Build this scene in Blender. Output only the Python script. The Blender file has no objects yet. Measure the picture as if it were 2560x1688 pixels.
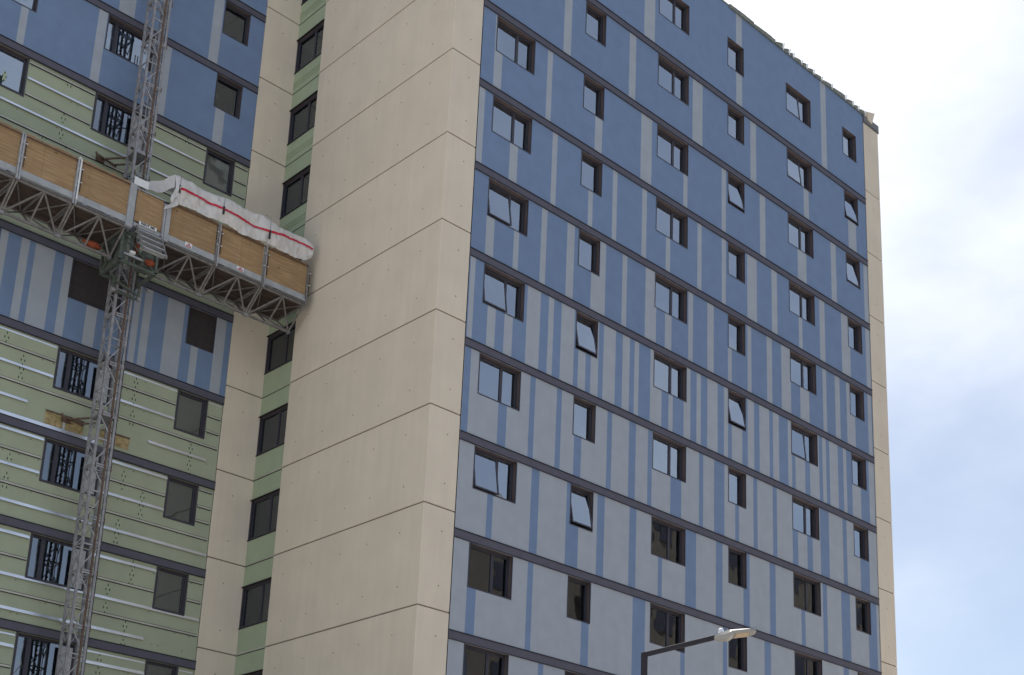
import bpy, bmesh, math, random
from mathutils import Vector, Matrix, noise
random.seed(7)
G = 30.0                      # height of the reference floor band above the ground
sc = bpy.context.scene
col = sc.collection

# ---------------------------------------------------------------- camera
CAMX, CAMY, CAMZ = -21.811, -26.385, -28.440 + G
Rr = Vector((0.7177318, -0.69538008, 0.03616079))
Ru = Vector((-0.21916461, -0.17630728, 0.95962629))
Rf = Vector((0.6609296, 0.69667947, 0.27894404))
F, PPX, PPY = 3465.458, 71.607, 680.539
cam_d = bpy.data.cameras.new("camera")
cam = bpy.data.objects.new("camera", cam_d)
col.objects.link(cam)
M = Matrix.Identity(4)
for i in range(3):
    M[i][0] = Rr[i]; M[i][1] = Ru[i]; M[i][2] = -Rf[i]
M[0][3], M[1][3], M[2][3] = CAMX, CAMY, CAMZ
cam.matrix_world = M
cam_d.sensor_width = 36.0
cam_d.sensor_fit = 'HORIZONTAL'
cam_d.lens = F / 2560.0 * 36.0
cam_d.shift_x = -PPX / 2560.0
cam_d.shift_y = PPY / 2560.0
cam_d.clip_end = 4000
cam_d.clip_start = 0.1
sc.camera = cam

def pix_ray(u, v):
    a = (u - 1280 - PPX) / F; b = -(v - 844 - PPY) / F
    return Rr * a + Ru * b + Rf
CAM = Vector((CAMX, CAMY, CAMZ))

# ---------------------------------------------------------------- world, sun, exposure
SUN_EL = math.radians(66)
SUN_AZ = math.radians(38)     # clockwise from +Y towards +X: behind the tower
world = bpy.data.worlds.new("World")
sc.world = world
world.use_nodes = True
wt = world.node_tree
wt.nodes.clear()
wn = wt.nodes.new
sky = wn('ShaderNodeTexSky'); sky.sky_type = 'NISHITA'; sky.sun_disc = False
sky.sun_elevation = SUN_EL; sky.sun_rotation = SUN_AZ
sky.air_density = 1.0; sky.dust_density = 0.3; sky.ozone_density = 2.0
tc = wn('ShaderNodeTexCoord')
mp = wn('ShaderNodeMapping'); mp.inputs['Scale'].default_value = (1.0, 1.0, 1.9)
mp.inputs['Location'].default_value = (0.35, 0.1, 0.4)
ns = wn('ShaderNodeTexNoise'); ns.inputs['Scale'].default_value = 3.4; ns.inputs['Detail'].default_value = 6
ns.inputs['Roughness'].default_value = 0.5; ns.inputs['Distortion'].default_value = 0.25
sdir = wn('ShaderNodeVectorMath'); sdir.operation = 'DOT_PRODUCT'
sdir.inputs[1].default_value = pix_ray(2050, 80).normalized()
sadd = wn('ShaderNodeMath'); sadd.operation = 'MULTIPLY_ADD'; sadd.inputs[1].default_value = 7.5; sadd.inputs[2].default_value = -7.09
scl = wn('ShaderNodeClamp'); scl.inputs['Min'].default_value = 0.15; scl.inputs['Max'].default_value = 0.45
ssum = wn('ShaderNodeMath'); ssum.operation = 'ADD'
cr = wn('ShaderNodeValToRGB'); cr.color_ramp.elements[0].position = 0.33; cr.color_ramp.elements[1].position = 0.80
cr.color_ramp.interpolation = 'EASE'; cr.color_ramp.elements[0].color = (0.22, 0.22, 0.22, 1)
mx = wn('ShaderNodeMixRGB'); mx.inputs[2].default_value = (11.6, 11.7, 11.9, 1)
bg = wn('ShaderNodeBackground'); bg.inputs['Strength'].default_value = 0.05
wo = wn('ShaderNodeOutputWorld')
L = wt.links.new
L(tc.outputs['Generated'], mp.inputs['Vector']); L(mp.outputs['Vector'], ns.inputs['Vector'])
L(tc.outputs['Generated'], sdir.inputs[0]); L(sdir.outputs['Value'], sadd.inputs[0])
nh = wn('ShaderNodeMath'); nh.operation = 'MULTIPLY'; nh.inputs[1].default_value = 0.5
L(ns.outputs['Fac'], nh.inputs[0]); L(nh.outputs[0], ssum.inputs[0]); L(sadd.outputs[0], scl.inputs['Value']); L(scl.outputs[0], ssum.inputs[1])
L(ssum.outputs[0], cr.inputs['Fac']); L(cr.outputs['Color'], mx.inputs[0])
L(sky.outputs['Color'], mx.inputs[1]); L(mx.outputs[0], bg.inputs['Color']); L(bg.outputs[0], wo.inputs['Surface'])

sd = bpy.data.lights.new("sun", 'SUN'); sd.energy = 5.0; sd.angle = math.radians(0.5); sd.color = (1.0, 0.95, 0.88)
so = bpy.data.objects.new("sun", sd); col.objects.link(so)
sv = Vector((math.sin(SUN_AZ) * math.cos(SUN_EL), math.cos(SUN_AZ) * math.cos(SUN_EL), math.sin(SUN_EL)))
so.rotation_euler = sv.to_track_quat('Z', 'Y').to_euler()
so.location = (0, 0, 80)
sc.view_settings.view_transform = 'Standard'
sc.view_settings.look = 'None'
sc.view_settings.gamma = 1
sc.view_settings.exposure = 1.28
sc.render.engine = 'CYCLES'
sc.cycles.max_bounces = 8
sc.cycles.transparent_max_bounces = 12

# ---------------------------------------------------------------- materials
def mat(name, c, rough=0.8, metal=0.0, var=0.06, scale=6.0, bump=0.0, bscale=40.0, streak=0.0, streakc=None, spec=0.3, stretch=(1, 1, 1), objvar=0.0):
    m = bpy.data.materials.new(name); m.use_nodes = True
    t = m.node_tree; n = t.nodes; p = n['Principled BSDF']
    p.inputs['Roughness'].default_value = rough; p.inputs['Metallic'].default_value = metal
    p.inputs['Specular IOR Level'].default_value = spec
    g = n.new('ShaderNodeNewGeometry')
    mpn = n.new('ShaderNodeMapping'); mpn.inputs['Scale'].default_value = stretch
    t.links.new(g.outputs['Position'], mpn.inputs['Vector'])
    nz = n.new('ShaderNodeTexNoise'); nz.inputs['Scale'].default_value = scale; nz.inputs['Detail'].default_value = 6
    t.links.new(mpn.outputs['Vector'], nz.inputs['Vector'])
    mr = n.new('ShaderNodeMapRange'); mr.inputs['From Min'].default_value = 0.3; mr.inputs['From Max'].default_value = 0.7
    mr.inputs['To Min'].default_value = 1 - var; mr.inputs['To Max'].default_value = 1 + var
    t.links.new(nz.outputs['Fac'], mr.inputs['Value'])
    mul = n.new('ShaderNodeVectorMath'); mul.operation = 'SCALE'; mul.inputs[0].default_value = c[:3]
    t.links.new(mr.outputs[0], mul.inputs['Scale'])
    out = mul.outputs[0]
    if objvar > 0:
        oi_ = n.new('ShaderNodeObjectInfo'); mo = n.new('ShaderNodeMapRange')
        mo.inputs['To Min'].default_value = 1 - objvar; mo.inputs['To Max'].default_value = 1 + objvar
        t.links.new(oi_.outputs['Random'], mo.inputs['Value'])
        mu2 = n.new('ShaderNodeVectorMath'); mu2.operation = 'SCALE'
        t.links.new(out, mu2.inputs[0]); t.links.new(mo.outputs[0], mu2.inputs['Scale']); out = mu2.outputs[0]
    if streak > 0:
        mp2 = n.new('ShaderNodeMapping'); mp2.inputs['Scale'].default_value = (3.0, 3.0, 0.22)
        t.links.new(g.outputs['Position'], mp2.inputs['Vector'])
        n2 = n.new('ShaderNodeTexNoise'); n2.inputs['Scale'].default_value = 1.3; n2.inputs['Detail'].default_value = 8; n2.inputs['Roughness'].default_value = 0.62
        t.links.new(mp2.outputs['Vector'], n2.inputs['Vector'])
        rr = n.new('ShaderNodeMapRange'); rr.inputs['From Min'].default_value = 0.42; rr.inputs['From Max'].default_value = 0.75
        rr.inputs['To Max'].default_value = streak
        t.links.new(n2.outputs['Fac'], rr.inputs['Value'])
        mixn = n.new('ShaderNodeMixRGB'); mixn.inputs[2].default_value = (*streakc, 1)
        t.links.new(rr.outputs[0], mixn.inputs[0]); t.links.new(out, mixn.inputs[1])
        out = mixn.outputs[0]
    t.links.new(out, p.inputs['Base Color'])
    if bump > 0:
        nb = n.new('ShaderNodeTexNoise'); nb.inputs['Scale'].default_value = bscale; nb.inputs['Detail'].default_value = 4
        t.links.new(g.outputs['Position'], nb.inputs['Vector'])
        b = n.new('ShaderNodeBump'); b.inputs['Strength'].default_value = bump; b.inputs['Distance'].default_value = 0.01
        t.links.new(nb.outputs['Fac'], b.inputs['Height']); t.links.new(b.outputs[0], p.inputs['Normal'])
    return m

def glass_mat(name, refl, tint, rough=0.02, wob=0.04):
    m = bpy.data.materials.new(name); m.use_nodes = True
    t = m.node_tree; n = t.nodes; n.clear()
    o = n.new('ShaderNodeOutputMaterial'); mixs = n.new('ShaderNodeMixShader')
    tr = n.new('ShaderNodeBsdfTransparent'); tr.inputs['Color'].default_value = (*tint, 1)
    gl = n.new('ShaderNodeBsdfGlossy'); gl.inputs['Roughness'].default_value = rough; gl.inputs['Color'].default_value = (0.78, 0.88, 1.0, 1)
    fr = n.new('ShaderNodeFresnel'); fr.inputs['IOR'].default_value = 1.5
    ad = n.new('ShaderNodeMath'); ad.operation = 'ADD'; ad.inputs[1].default_value = refl; ad.use_clamp = True
    g = n.new('ShaderNodeNewGeometry'); nb = n.new('ShaderNodeTexNoise'); nb.inputs['Scale'].default_value = 1.6; nb.inputs['Detail'].default_value = 1
    b = n.new('ShaderNodeBump'); b.inputs['Strength'].default_value = wob; b.inputs['Distance'].default_value = 0.1
    k = t.links.new
    k(g.outputs['Position'], nb.inputs['Vector']); k(nb.outputs['Fac'], b.inputs['Height']); k(b.outputs[0], gl.inputs['Normal'])
    k(fr.outputs[0], ad.inputs[0]); k(ad.outputs[0], mixs.inputs[0]); k(tr.outputs[0], mixs.inputs[1]); k(gl.outputs[0], mixs.inputs[2])
    k(mixs.outputs[0], o.inputs['Surface'])
    return m

MT = {}
MT['light'] = mat('pale cladding', (0.305, 0.347, 0.412), 0.7, var=0.05, scale=2.2, bump=0.15, bscale=90, streak=0.22, streakc=(0.26, 0.28, 0.33), objvar=0.02)
MT['blue'] = mat('blue cladding', (0.140, 0.209, 0.352), 0.7, var=0.06, scale=2.2, bump=0.15, bscale=90, streak=0.25, streakc=(0.15, 0.225, 0.35), objvar=0.03)
MT['band'] = mat('charcoal band', (0.082, 0.083, 0.116), 0.6, var=0.08, scale=4)
MT['seam'] = mat('dark seam', (0.02, 0.02, 0.028), 0.8)
MT['reveal'] = mat('brown black reveal', (0.098, 0.078, 0.084), 0.6, var=0.08)
MT['frame'] = mat('dark window frame', (0.045, 0.045, 0.062), 0.45, var=0.05)
MT['room'] = mat('dim room', (0.10, 0.095, 0.09), 0.9, var=0.3, scale=1.5)
MT['glass'] = glass_mat('coated glass', 0.37, (0.45, 0.47, 0.48))
MT['glass_b'] = glass_mat('dark coated glass', 0.20, (0.30, 0.32, 0.36), wob=0.03)
MT['glass_dim'] = glass_mat('plain glass', 0.10, (0.6, 0.62, 0.6))
MT['glass_dark'] = glass_mat('dusty dark glass', 0.02, (0.12, 0.11, 0.12), rough=0.3)
MT['glass_brown'] = glass_mat('bronze glass', 0.08, (0.66, 0.58, 0.55), rough=0.08)
MT['curtain'] = mat('pale curtain', (0.42, 0.42, 0.38), 0.9, var=0.25, scale=9, stretch=(6, 6, 0.3))
MT['tancurtain'] = mat('tan blind', (0.40, 0.36, 0.28), 0.9, var=0.1, scale=3)
MT['shade'] = mat('roller shade', (0.42, 0.44, 0.41), 0.9, var=0.05)
MT['conc'] = mat('precast concrete', (0.60, 0.545, 0.462), 0.88, objvar=0.02, var=0.05, scale=0.9, bump=0.35, bscale=30, streak=0.42, streakc=(0.515, 0.475, 0.415))
MT['conc2'] = mat('precast concrete return', (0.46, 0.432, 0.372), 0.88, var=0.05, scale=1.2, bump=0.35, bscale=30, streak=0.40, streakc=(0.385, 0.385, 0.37))
MT['joint'] = mat('joint sealant', (0.17, 0.15, 0.13), 0.9)
MT['green'] = mat('green sheathing', (0.315, 0.362, 0.275), 0.85, var=0.06, scale=1.3, bump=0.05)
MT['green2'] = mat('green panel', (0.318, 0.385, 0.278), 0.7, var=0.06, scale=1.5)
MT['galv'] = mat('galvanised steel', (0.50, 0.52, 0.55), 0.38, metal=0.75, var=0.12, scale=5)
MT['bright'] = mat('bright metal flange', (0.62, 0.66, 0.74), 0.28, metal=0.8, var=0.16, scale=1.2)
MT['dull'] = mat('dull girt', (0.42, 0.43, 0.39), 0.5, metal=0.3, var=0.15, scale=1.4)
MT['steel'] = mat('mast steel', (0.26, 0.265, 0.29), 0.55, metal=0.35, var=0.25, scale=7)
MT['steel_l'] = mat('mast steel light', (0.34, 0.35, 0.38), 0.5, metal=0.35, var=0.2, scale=7)
MT['rust'] = mat('rusty steel', (0.11, 0.075, 0.06), 0.8, var=0.3, scale=12)
MT['truss'] = mat('truss steel', (0.19, 0.185, 0.19), 0.6, metal=0.2, var=0.22, scale=8)
MT['toe'] = mat('grey toe board', (0.30, 0.33, 0.37), 0.6, var=0.15, scale=4, streak=0.4, streakc=(0.42, 0.42, 0.40))
MT['deck'] = mat('shaded deck planks', (0.07, 0.052, 0.046), 0.85, var=0.35, scale=3, stretch=(0.4, 5, 1))  # shade beneath the platform is put into this dark brown
MT['machine'] = mat('green grey machine', (0.085, 0.105, 0.095), 0.6, metal=0.2, var=0.3, scale=8)
MT['white'] = mat('white paint', (0.62, 0.66, 0.70), 0.5, var=0.04)
MT['black'] = mat('black rubber', (0.025, 0.025, 0.03), 0.6)
MT['orange'] = mat('orange fabric', (0.20, 0.05, 0.024), 0.8, var=0.2, scale=10)
MT['red'] = mat('red tape', (0.50, 0.02, 0.06), 0.6, var=0.05)
MT['ins'] = mat('yellow insulation', (0.30, 0.245, 0.13), 0.95, var=0.35, scale=9, bump=0.8, bscale=25)
MT['lampgrey'] = mat('lamp housing', (0.25, 0.25, 0.245), 0.45, var=0.04)
MT['lens'] = mat('lamp lens', (0.42, 0.33, 0.24), 0.3, var=0.15, scale=30)
MT['pole'] = mat('dark painted pole', (0.028, 0.028, 0.036), 0.75, var=0.05, spec=0.1)
MT['bark'] = mat('bark', (0.06, 0.05, 0.045), 0.9)
MT['asphalt'] = mat('asphalt', (0.10, 0.097, 0.093), 0.9, var=0.2, scale=2, bump=0.4, bscale=60)
MT['paving'] = mat('pavement', (0.42, 0.385, 0.34), 0.9, var=0.1, scale=2)  # out of view; pale warm tone added for bounce onto the facades
MT['line'] = mat('road paint', (0.7, 0.7, 0.66), 0.7)
MT['ground'] = mat('pale bounce ground', (0.36, 0.32, 0.26), 0.95, var=0.25, scale=0.5)  # unseen ground, made brighter and warmer to bounce light onto the walls
MT['brick'] = mat('brown brick', (0.13, 0.11, 0.09), 0.9, var=0.2, scale=3)
MT['membrane'] = mat('roof membrane', (0.17, 0.19, 0.18), 0.85, var=0.25, scale=6)
MT['mesh'] = mat('dark dust screen', (0.040, 0.035, 0.040), 0.9, var=0.15)
MT['cap'] = mat('grey coping', (0.15, 0.155, 0.17), 0.6, var=0.1)

def ply_mat():
    m = mat('plywood', (0.31, 0.212, 0.12), 0.8, objvar=0.09, var=0.22, scale=2.2, stretch=(0.8, 1, 9), streak=0.5, streakc=(0.25, 0.15, 0.075))
    t = m.node_tree; n = t.nodes; p = n['Principled BSDF']
    src = p.inputs['Base Color'].links[0].from_socket
    g = n.new('ShaderNodeNewGeometry'); v = n.new('ShaderNodeTexVoronoi'); v.inputs['Scale'].default_value = 2.6
    t.links.new(g.outputs['Position'], v.inputs['Vector'])
    r = n.new('ShaderNodeMapRange'); r.inputs['From Min'].default_value = 0.06; r.inputs['From Max'].default_value = 0.13
    r.inputs['To Min'].default_value = 0.75; r.inputs['To Max'].default_value = 0.0
    t.links.new(v.outputs['Distance'], r.inputs['Value'])
    mm = n.new('ShaderNodeMixRGB'); mm.inputs[2].default_value = (0.11, 0.06, 0.03, 1)
    t.links.new(r.outputs[0], mm.inputs[0]); t.links.new(src, mm.inputs[1]); t.links.new(mm.outputs[0], p.inputs['Base Color'])
    return m
MT['ply'] = ply_mat()

def plastic_mat():
    m = bpy.data.materials.new('white polythene'); m.use_nodes = True
    t = m.node_tree; n = t.nodes; n.clear(); k = t.links.new
    o = n.new('ShaderNodeOutputMaterial'); a = n.new('ShaderNodeAddShader'); mixs = n.new('ShaderNodeMixShader')
    d = n.new('ShaderNodeBsdfDiffuse'); d.inputs['Color'].default_value = (0.74, 0.74, 0.76, 1)
    tl = n.new('ShaderNodeBsdfTranslucent'); tl.inputs['Color'].default_value = (0.55, 0.55, 0.56, 1)
    gl = n.new('ShaderNodeBsdfGlossy'); gl.inputs['Roughness'].default_value = 0.3
    m1 = n.new('ShaderNodeMixShader'); m1.inputs[0].default_value = 0.30
    mixs.inputs[0].default_value = 0.10
    g = n.new('ShaderNodeNewGeometry'); nb = n.new('ShaderNodeTexNoise'); nb.inputs['Scale'].default_value = 5; nb.inputs['Detail'].default_value = 6; nb.inputs['Distortion'].default_value = 0.6
    b = n.new('ShaderNodeBump'); b.inputs['Strength'].default_value = 0.7; b.inputs['Distance'].default_value = 0.06
    k(g.outputs['Position'], nb.inputs['Vector']); k(nb.outputs['Fac'], b.inputs['Height'])
    for s in (d, gl): k(b.outputs[0], s.inputs['Normal'])
    k(d.outputs[0], m1.inputs[1]); k(tl.outputs[0], m1.inputs[2]); k(m1.outputs[0], mixs.inputs[1]); k(gl.outputs[0], mixs.inputs[2])
    k(mixs.outputs[0], o.inputs['Surface'])
    return m
MT['plastic'] = plastic_mat()

# ---------------------------------------------------------------- mesh helpers
class MB:
    def __init__(s): s.v = []; s.f = []; s.m = []; s.slots = []
    def slot(s, m):
        if m not in s.slots: s.slots.append(m)
        return s.slots.index(m)
    def face(s, pts, m):
        i = len(s.v); s.v += [tuple(p) for p in pts]; s.f.append(tuple(range(i, i + len(pts)))); s.m.append(s.slot(m))
    def hexa(s, c, m):
        # c: 8 corners, bottom ring 0-3, top ring 4-7
        i = len(s.v); s.v += [tuple(p) for p in c]; k = s.slot(m)
        for q in ((0, 3, 2, 1), (4, 5, 6, 7), (0, 1, 5, 4), (1, 2, 6, 5), (2, 3, 7, 6), (3, 0, 4, 7)):
            s.f.append(tuple(i + a for a in q)); s.m.append(k)
    def box(s, x0, x1, y0, y1, z0, z1, m, mp=None):
        c = [(x0, y0, z0), (x1, y0, z0), (x1, y1, z0), (x0, y1, z0), (x0, y0, z1), (x1, y0, z1), (x1, y1, z1), (x0, y1, z1)]
        if mp: c = [mp(*p) for p in c]
        s.hexa(c, m)
    def bar(s, a, b, w, m, h=None, up=(0, 0, 1)):
        a = Vector(a); b = Vector(b); d = (b - a).normalized(); h = h or w
        u = Vector(up)
        if abs(d.dot(u)) > 0.95: u = Vector((0, 1, 0))
        r = d.cross(u).normalized(); q = r.cross(d).normalized()
        r *= w / 2; q *= h / 2
        s.hexa([a - r - q, a + r - q, a + r + q, a - r + q, b - r - q, b + r - q, b + r + q, b - r + q], m)
    def tube(s, pts, rad, m, n=8):
        rings = []; k = s.slot(m); pts = [Vector(p) for p in pts]
        for j, p in enumerate(pts):
            d = (pts[min(j + 1, len(pts) - 1)] - pts[max(j - 1, 0)]).normalized()
            u = Vector((0, 0, 1)) if abs(d.z) < 0.9 else Vector((0, 1, 0))
            r = d.cross(u).normalized(); q = r.cross(d)
            rr = rad[j] if isinstance(rad, (list, tuple)) else rad
            base = len(s.v)
            for a in range(n):
                t = 2 * math.pi * a / n
                s.v.append(tuple(p + r * math.cos(t) * rr + q * math.sin(t) * rr))
            rings.append(base)
        for j in range(len(rings) - 1):
            for a in range(n):
                b2 = (a + 1) % n
                s.f.append((rings[j] + a, rings[j] + b2, rings[j + 1] + b2, rings[j + 1] + a)); s.m.append(k)
        s.f.append(tuple(rings[0] + a for a in range(n))); s.m.append(k)
        s.f.append(tuple(rings[-1] + a for a in reversed(range(n)))); s.m.append(k)
    def prism(s, poly, z0, z1, m, mfun=None):
        n = len(poly); i = len(s.v)
        s.v += [(x, y, z0) for x, y in poly] + [(x, y, z1) for x, y in poly]
        k = s.slot(m)
        s.f.append(tuple(i + a for a in reversed(range(n)))); s.m.append(k)
        s.f.append(tuple(i + n + a for a in range(n))); s.m.append(k)
        for a in range(n):
            b = (a + 1) % n
            s.f.append((i + a, i + b, i + n + b, i + n + a)); s.m.append(s.slot(mfun(a)) if mfun else k)
    def build(s, name, parent=None, smooth=False, bevel=0.0, recalc=False):
        me = bpy.data.meshes.new(name); me.from_pydata(s.v, [], s.f)
        for m in s.slots: me.materials.append(MT[m])
        me.polygons.foreach_set('material_index', s.m)
        if recalc:
            bm = bmesh.new(); bm.from_mesh(me); bmesh.ops.remove_doubles(bm, verts=bm.verts, dist=1e-5)
            bmesh.ops.recalc_face_normals(bm, faces=bm.faces); bm.to_mesh(me); bm.free()
        if smooth: me.polygons.foreach_set('use_smooth', [True] * len(me.polygons))
        me.update()
        o = bpy.data.objects.new(name, me); col.objects.link(o)
        if parent is not None:
            o.parent = parent
            if parent.type == 'EMPTY': o.matrix_parent_inverse = Matrix.Translation(-parent.location)
        if bevel > 0:
            bv = o.modifiers.new('bevel', 'BEVEL'); bv.width = bevel; bv.segments = 1; bv.limit_method = 'ANGLE'
        return o

def tag(o, label=None, cat=None, group=None, kind=None):
    if label: o['label'] = label
    if cat: o['category'] = cat
    if group: o['group'] = group
    if kind: o['kind'] = kind
    return o

def empty(name, loc, label, cat, group=None):
    o = bpy.data.objects.new(name, None); o.location = loc; col.objects.link(o)
    return tag(o, label, cat, group)

# ---------------------------------------------------------------- ground and streets
b = MB(); b.face([(-1500, -1500, 0), (1500, -1500, 0), (1500, 1500, 0), (-1500, 1500, 0)], 'ground')
tag(b.build('ground'), kind='structure')
b = MB(); b.box(-60, 70, -24.5, -8.5, -0.05, 0.13, 'paving'); tag(b.build('pavement'), kind='structure')
b = MB(); b.face([(-200, -24.6, 0.004), (-200, -200, 0.004), (200, -200, 0.004), (200, -24.6, 0.004)], 'asphalt')
tag(b.build('road'), kind='structure')
b = MB()
for i in range(40):
    b.face([(-100 + i * 5, -27.0, 0.008), (-98 + i * 5, -27.0, 0.008), (-98 + i * 5, -26.88, 0.008), (-100 + i * 5, -26.88, 0.008)], 'line')
tag(b.build('road_marking'), kind='structure')

# ---------------------------------------------------------------- the tower
H = 2.75
def ZB(k): return G - k * H                 # centre of floor band k
CJ = 0.548                                  # concrete joint above the band centre
XC = -1.062; XS = -1.020; YD1 = 6.865; YB = 8.462; XP = -2.294; XL = 20.043; XR = 21.09
ROOF = G + 6.79
KMIN, KMAX = -1, 10
tower = empty('apartment_tower', (0, 0, 0), 'tall apartment tower with blue striped cladding and pale concrete piers, partly stripped to green sheathing', 'building')

mapA = lambda s, d, z: (s, d, z)
mapB = lambda s, d, z: (s, YB + d, z)
mapS = lambda s, d, z: (XS + d, -s, z)

def quad(b, mp, s0, s1, z0, z1, m, d=0.0):
    if s1 - s0 < 1e-4 or z1 - z0 < 1e-4: return
    b.face([mp(s0, d, z0), mp(s1, d, z0), mp(s1, d, z1), mp(s0, d, z1)], m)

def wall_row(name, mp, s0, s1, z0, z1, base, alt, stripes, wins, wz0, wz1, d=0.0, parent=tower, extra=None):
    b = MB()
    xs = {s0, s1}
    for a, c in list(stripes) + list(wins):
        for q in (a, c):
            if s0 < q < s1: xs.add(q)
    xs = sorted(xs)
    for a, c in zip(xs, xs[1:]):
        if c - a < 1e-3: continue
        mid = (a + c) / 2
        m = alt if any(p <= mid <= q for p, q in stripes) else base
        if any(p < mid < q for p, q in wins):
            quad(b, mp, a, c, z0, wz0, m, d); quad(b, mp, a, c, wz1, z1, m, d)
        else:
            quad(b, mp, a, c, z0, z1, m, d)
    if extra: extra(b)
    return b.build(name, parent)

def window(mp, s0, s1, z0, z1, split=None, small='right', tilt=0, which=0, glass='glass', depth=0.20, d0=0.0, cover=None, parent=tower, rim=0.0):
    """reveal + room shell; sub-parts: frame, panes, curtain"""
    b = MB()
    D = d0 + depth
    for q in ([(s0, d0, z1), (s1, d0, z1), (s1, D, z1), (s0, D, z1)], [(s0, d0, z0), (s0, D, z0), (s1, D, z0), (s1, d0, z0)],
              [(s0, d0, z0), (s0, d0, z1), (s0, D, z1), (s0, D, z0)], [(s1, d0, z0), (s1, D, z0), (s1, D, z1), (s1, d0, z1)]):
        b.face([mp(*p) for p in q], 'reveal')
    R = D + 0.8
    for q in ([(s0, D, z1), (s1, D, z1), (s1, R, z1), (s0, R, z1)], [(s0, D, z0), (s0, R, z0), (s1, R, z0), (s1, D, z0)],
              [(s0, D, z0), (s0, D, z1), (s0, R, z1), (s0, R, z0)], [(s1, D, z0), (s1, R, z0), (s1, R, z1), (s1, D, z1)],
              [(s0, R, z0), (s0, R, z1), (s1, R, z1), (s1, R, z0)]):
        b.face([mp(*p) for p in q], 'room')
    if rim > 0:   # dark membrane edge round an opening whose cladding is still missing
        for (a, c, e, g) in ((s0 - rim, s0, z0 - rim, z1), (s1, s1 + rim, z0 - rim, z1), (s0, s1, z0 - rim, z0)):
            b.box(a, c, d0 - 0.02, d0 + 0.01, e, g, 'frame', mp)
    tw = 0.035
    for (a, c, e, g) in ((s0, s0 + tw, z0, z1), (s1 - tw * 0.5, s1, z0, z1), (s0 + tw, s1 - tw * 0.5, z0, z0 + tw)):
        b.box(a + 0.001, c, d0 - 0.006, d0 + 0.03, e + 0.001, g - 0.001, 'frame', mp)
    w = b.build('window', parent)
    fw = 0.065; ft = 0.05
    f = MB()
    f.box(s0, s0 + fw, D - ft, D, z0, z1, 'frame', mp); f.box(s1 - fw, s1, D - ft, D, z0, z1, 'frame', mp)
    f.box(s0 + fw, s1 - fw, D - ft, D, z0, z0 + fw, 'frame', mp); f.box(s0 + fw, s1 - fw, D - ft, D, z1 - fw, z1, 'frame', mp)
    cells = [(s0 + fw, s1 - fw)]
    if split:
        m0 = s0 + split * (s1 - s0)
        f.box(m0 - 0.045, m0 + 0.045, D - ft, D, z0 + fw, z1 - fw, 'frame', mp)
        cells = [(s0 + fw, m0 - 0.045), (m0 + 0.045, s1 - fw)]
    f.build('window_frame', w)
    for i, (a, c) in enumerate(cells):
        za, zb = z0 + fw, z1 - fw
        g = MB()
        if tilt and i == which:
            s_, c_ = math.sin(math.radians(tilt)), math.cos(math.radians(tilt))
            hgt = zb - za
            mpt = lambda s, d, z, D=D, zb=zb: mp(s, D - ft - 0.004 - (zb - z) * s_ + (d - D) * c_, zb - (zb - z) * c_)
            g.box(a + 0.03, c - 0.03, D + 0.010, D + 0.016, za + 0.035, zb - 0.03, glass, mpt)
            g.build('pane', w)
            e = MB()
            for (p, q, r, t) in ((a - 0.01, a + 0.03, za - 0.01, zb), (c - 0.03, c + 0.01, za - 0.01, zb), (a + 0.03, c - 0.03, za - 0.01, za + 0.035), (a + 0.03, c - 0.03, zb - 0.03, zb)):
                e.box(p, q, D - 0.005, D + 0.03, r, t, 'frame', mpt)
            e.bar(mp(a + 0.01, D - 0.02, za + 0.02), mp(a + 0.01, D - 0.02 - hgt * s_ * 0.8, za + 0.10), 0.015, 'steel_l')
            e.build('sash', w)
        else:
            g.box(a - 0.01, c + 0.01, D - 0.022, D - 0.014, za - 0.01, zb + 0.01, glass, mp)
            g.build('pane', w)
    if cover:
        c = MB(); kind, frac = cover
        zt = z1 - 0.01
        if kind == 'curtain':
            n = 24; wd = (s1 - s0) * frac; pts = []
            for j in range(n + 1):
                pts.append((s1 - wd + wd * j / n - 0.01, D + 0.16 + 0.03 * math.sin(j * 1.9 + s0)))
            for j in range(n):
                (p, q), (r, t) = pts[j], pts[j + 1]
                c.face([mp(p, q, z0 + 0.02), mp(r, t, z0 + 0.02), mp(r, t, zt), mp(p, q, zt)], 'curtain')
        elif kind == 'tan':
            c.box(s0 + 0.02, s1 - 0.02, D + 0.08, D + 0.09, z1 - (z1 - z0) * frac, zt, 'tancurtain', mp)
        else:
            c.box(s0 + 0.02, s1 - 0.02, D + 0.08, D + 0.09, z1 - (z1 - z0) * frac, zt, 'shade', mp)
        c.build('curtain' if kind == 'curtain' else 'blind', w)
    return w

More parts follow.
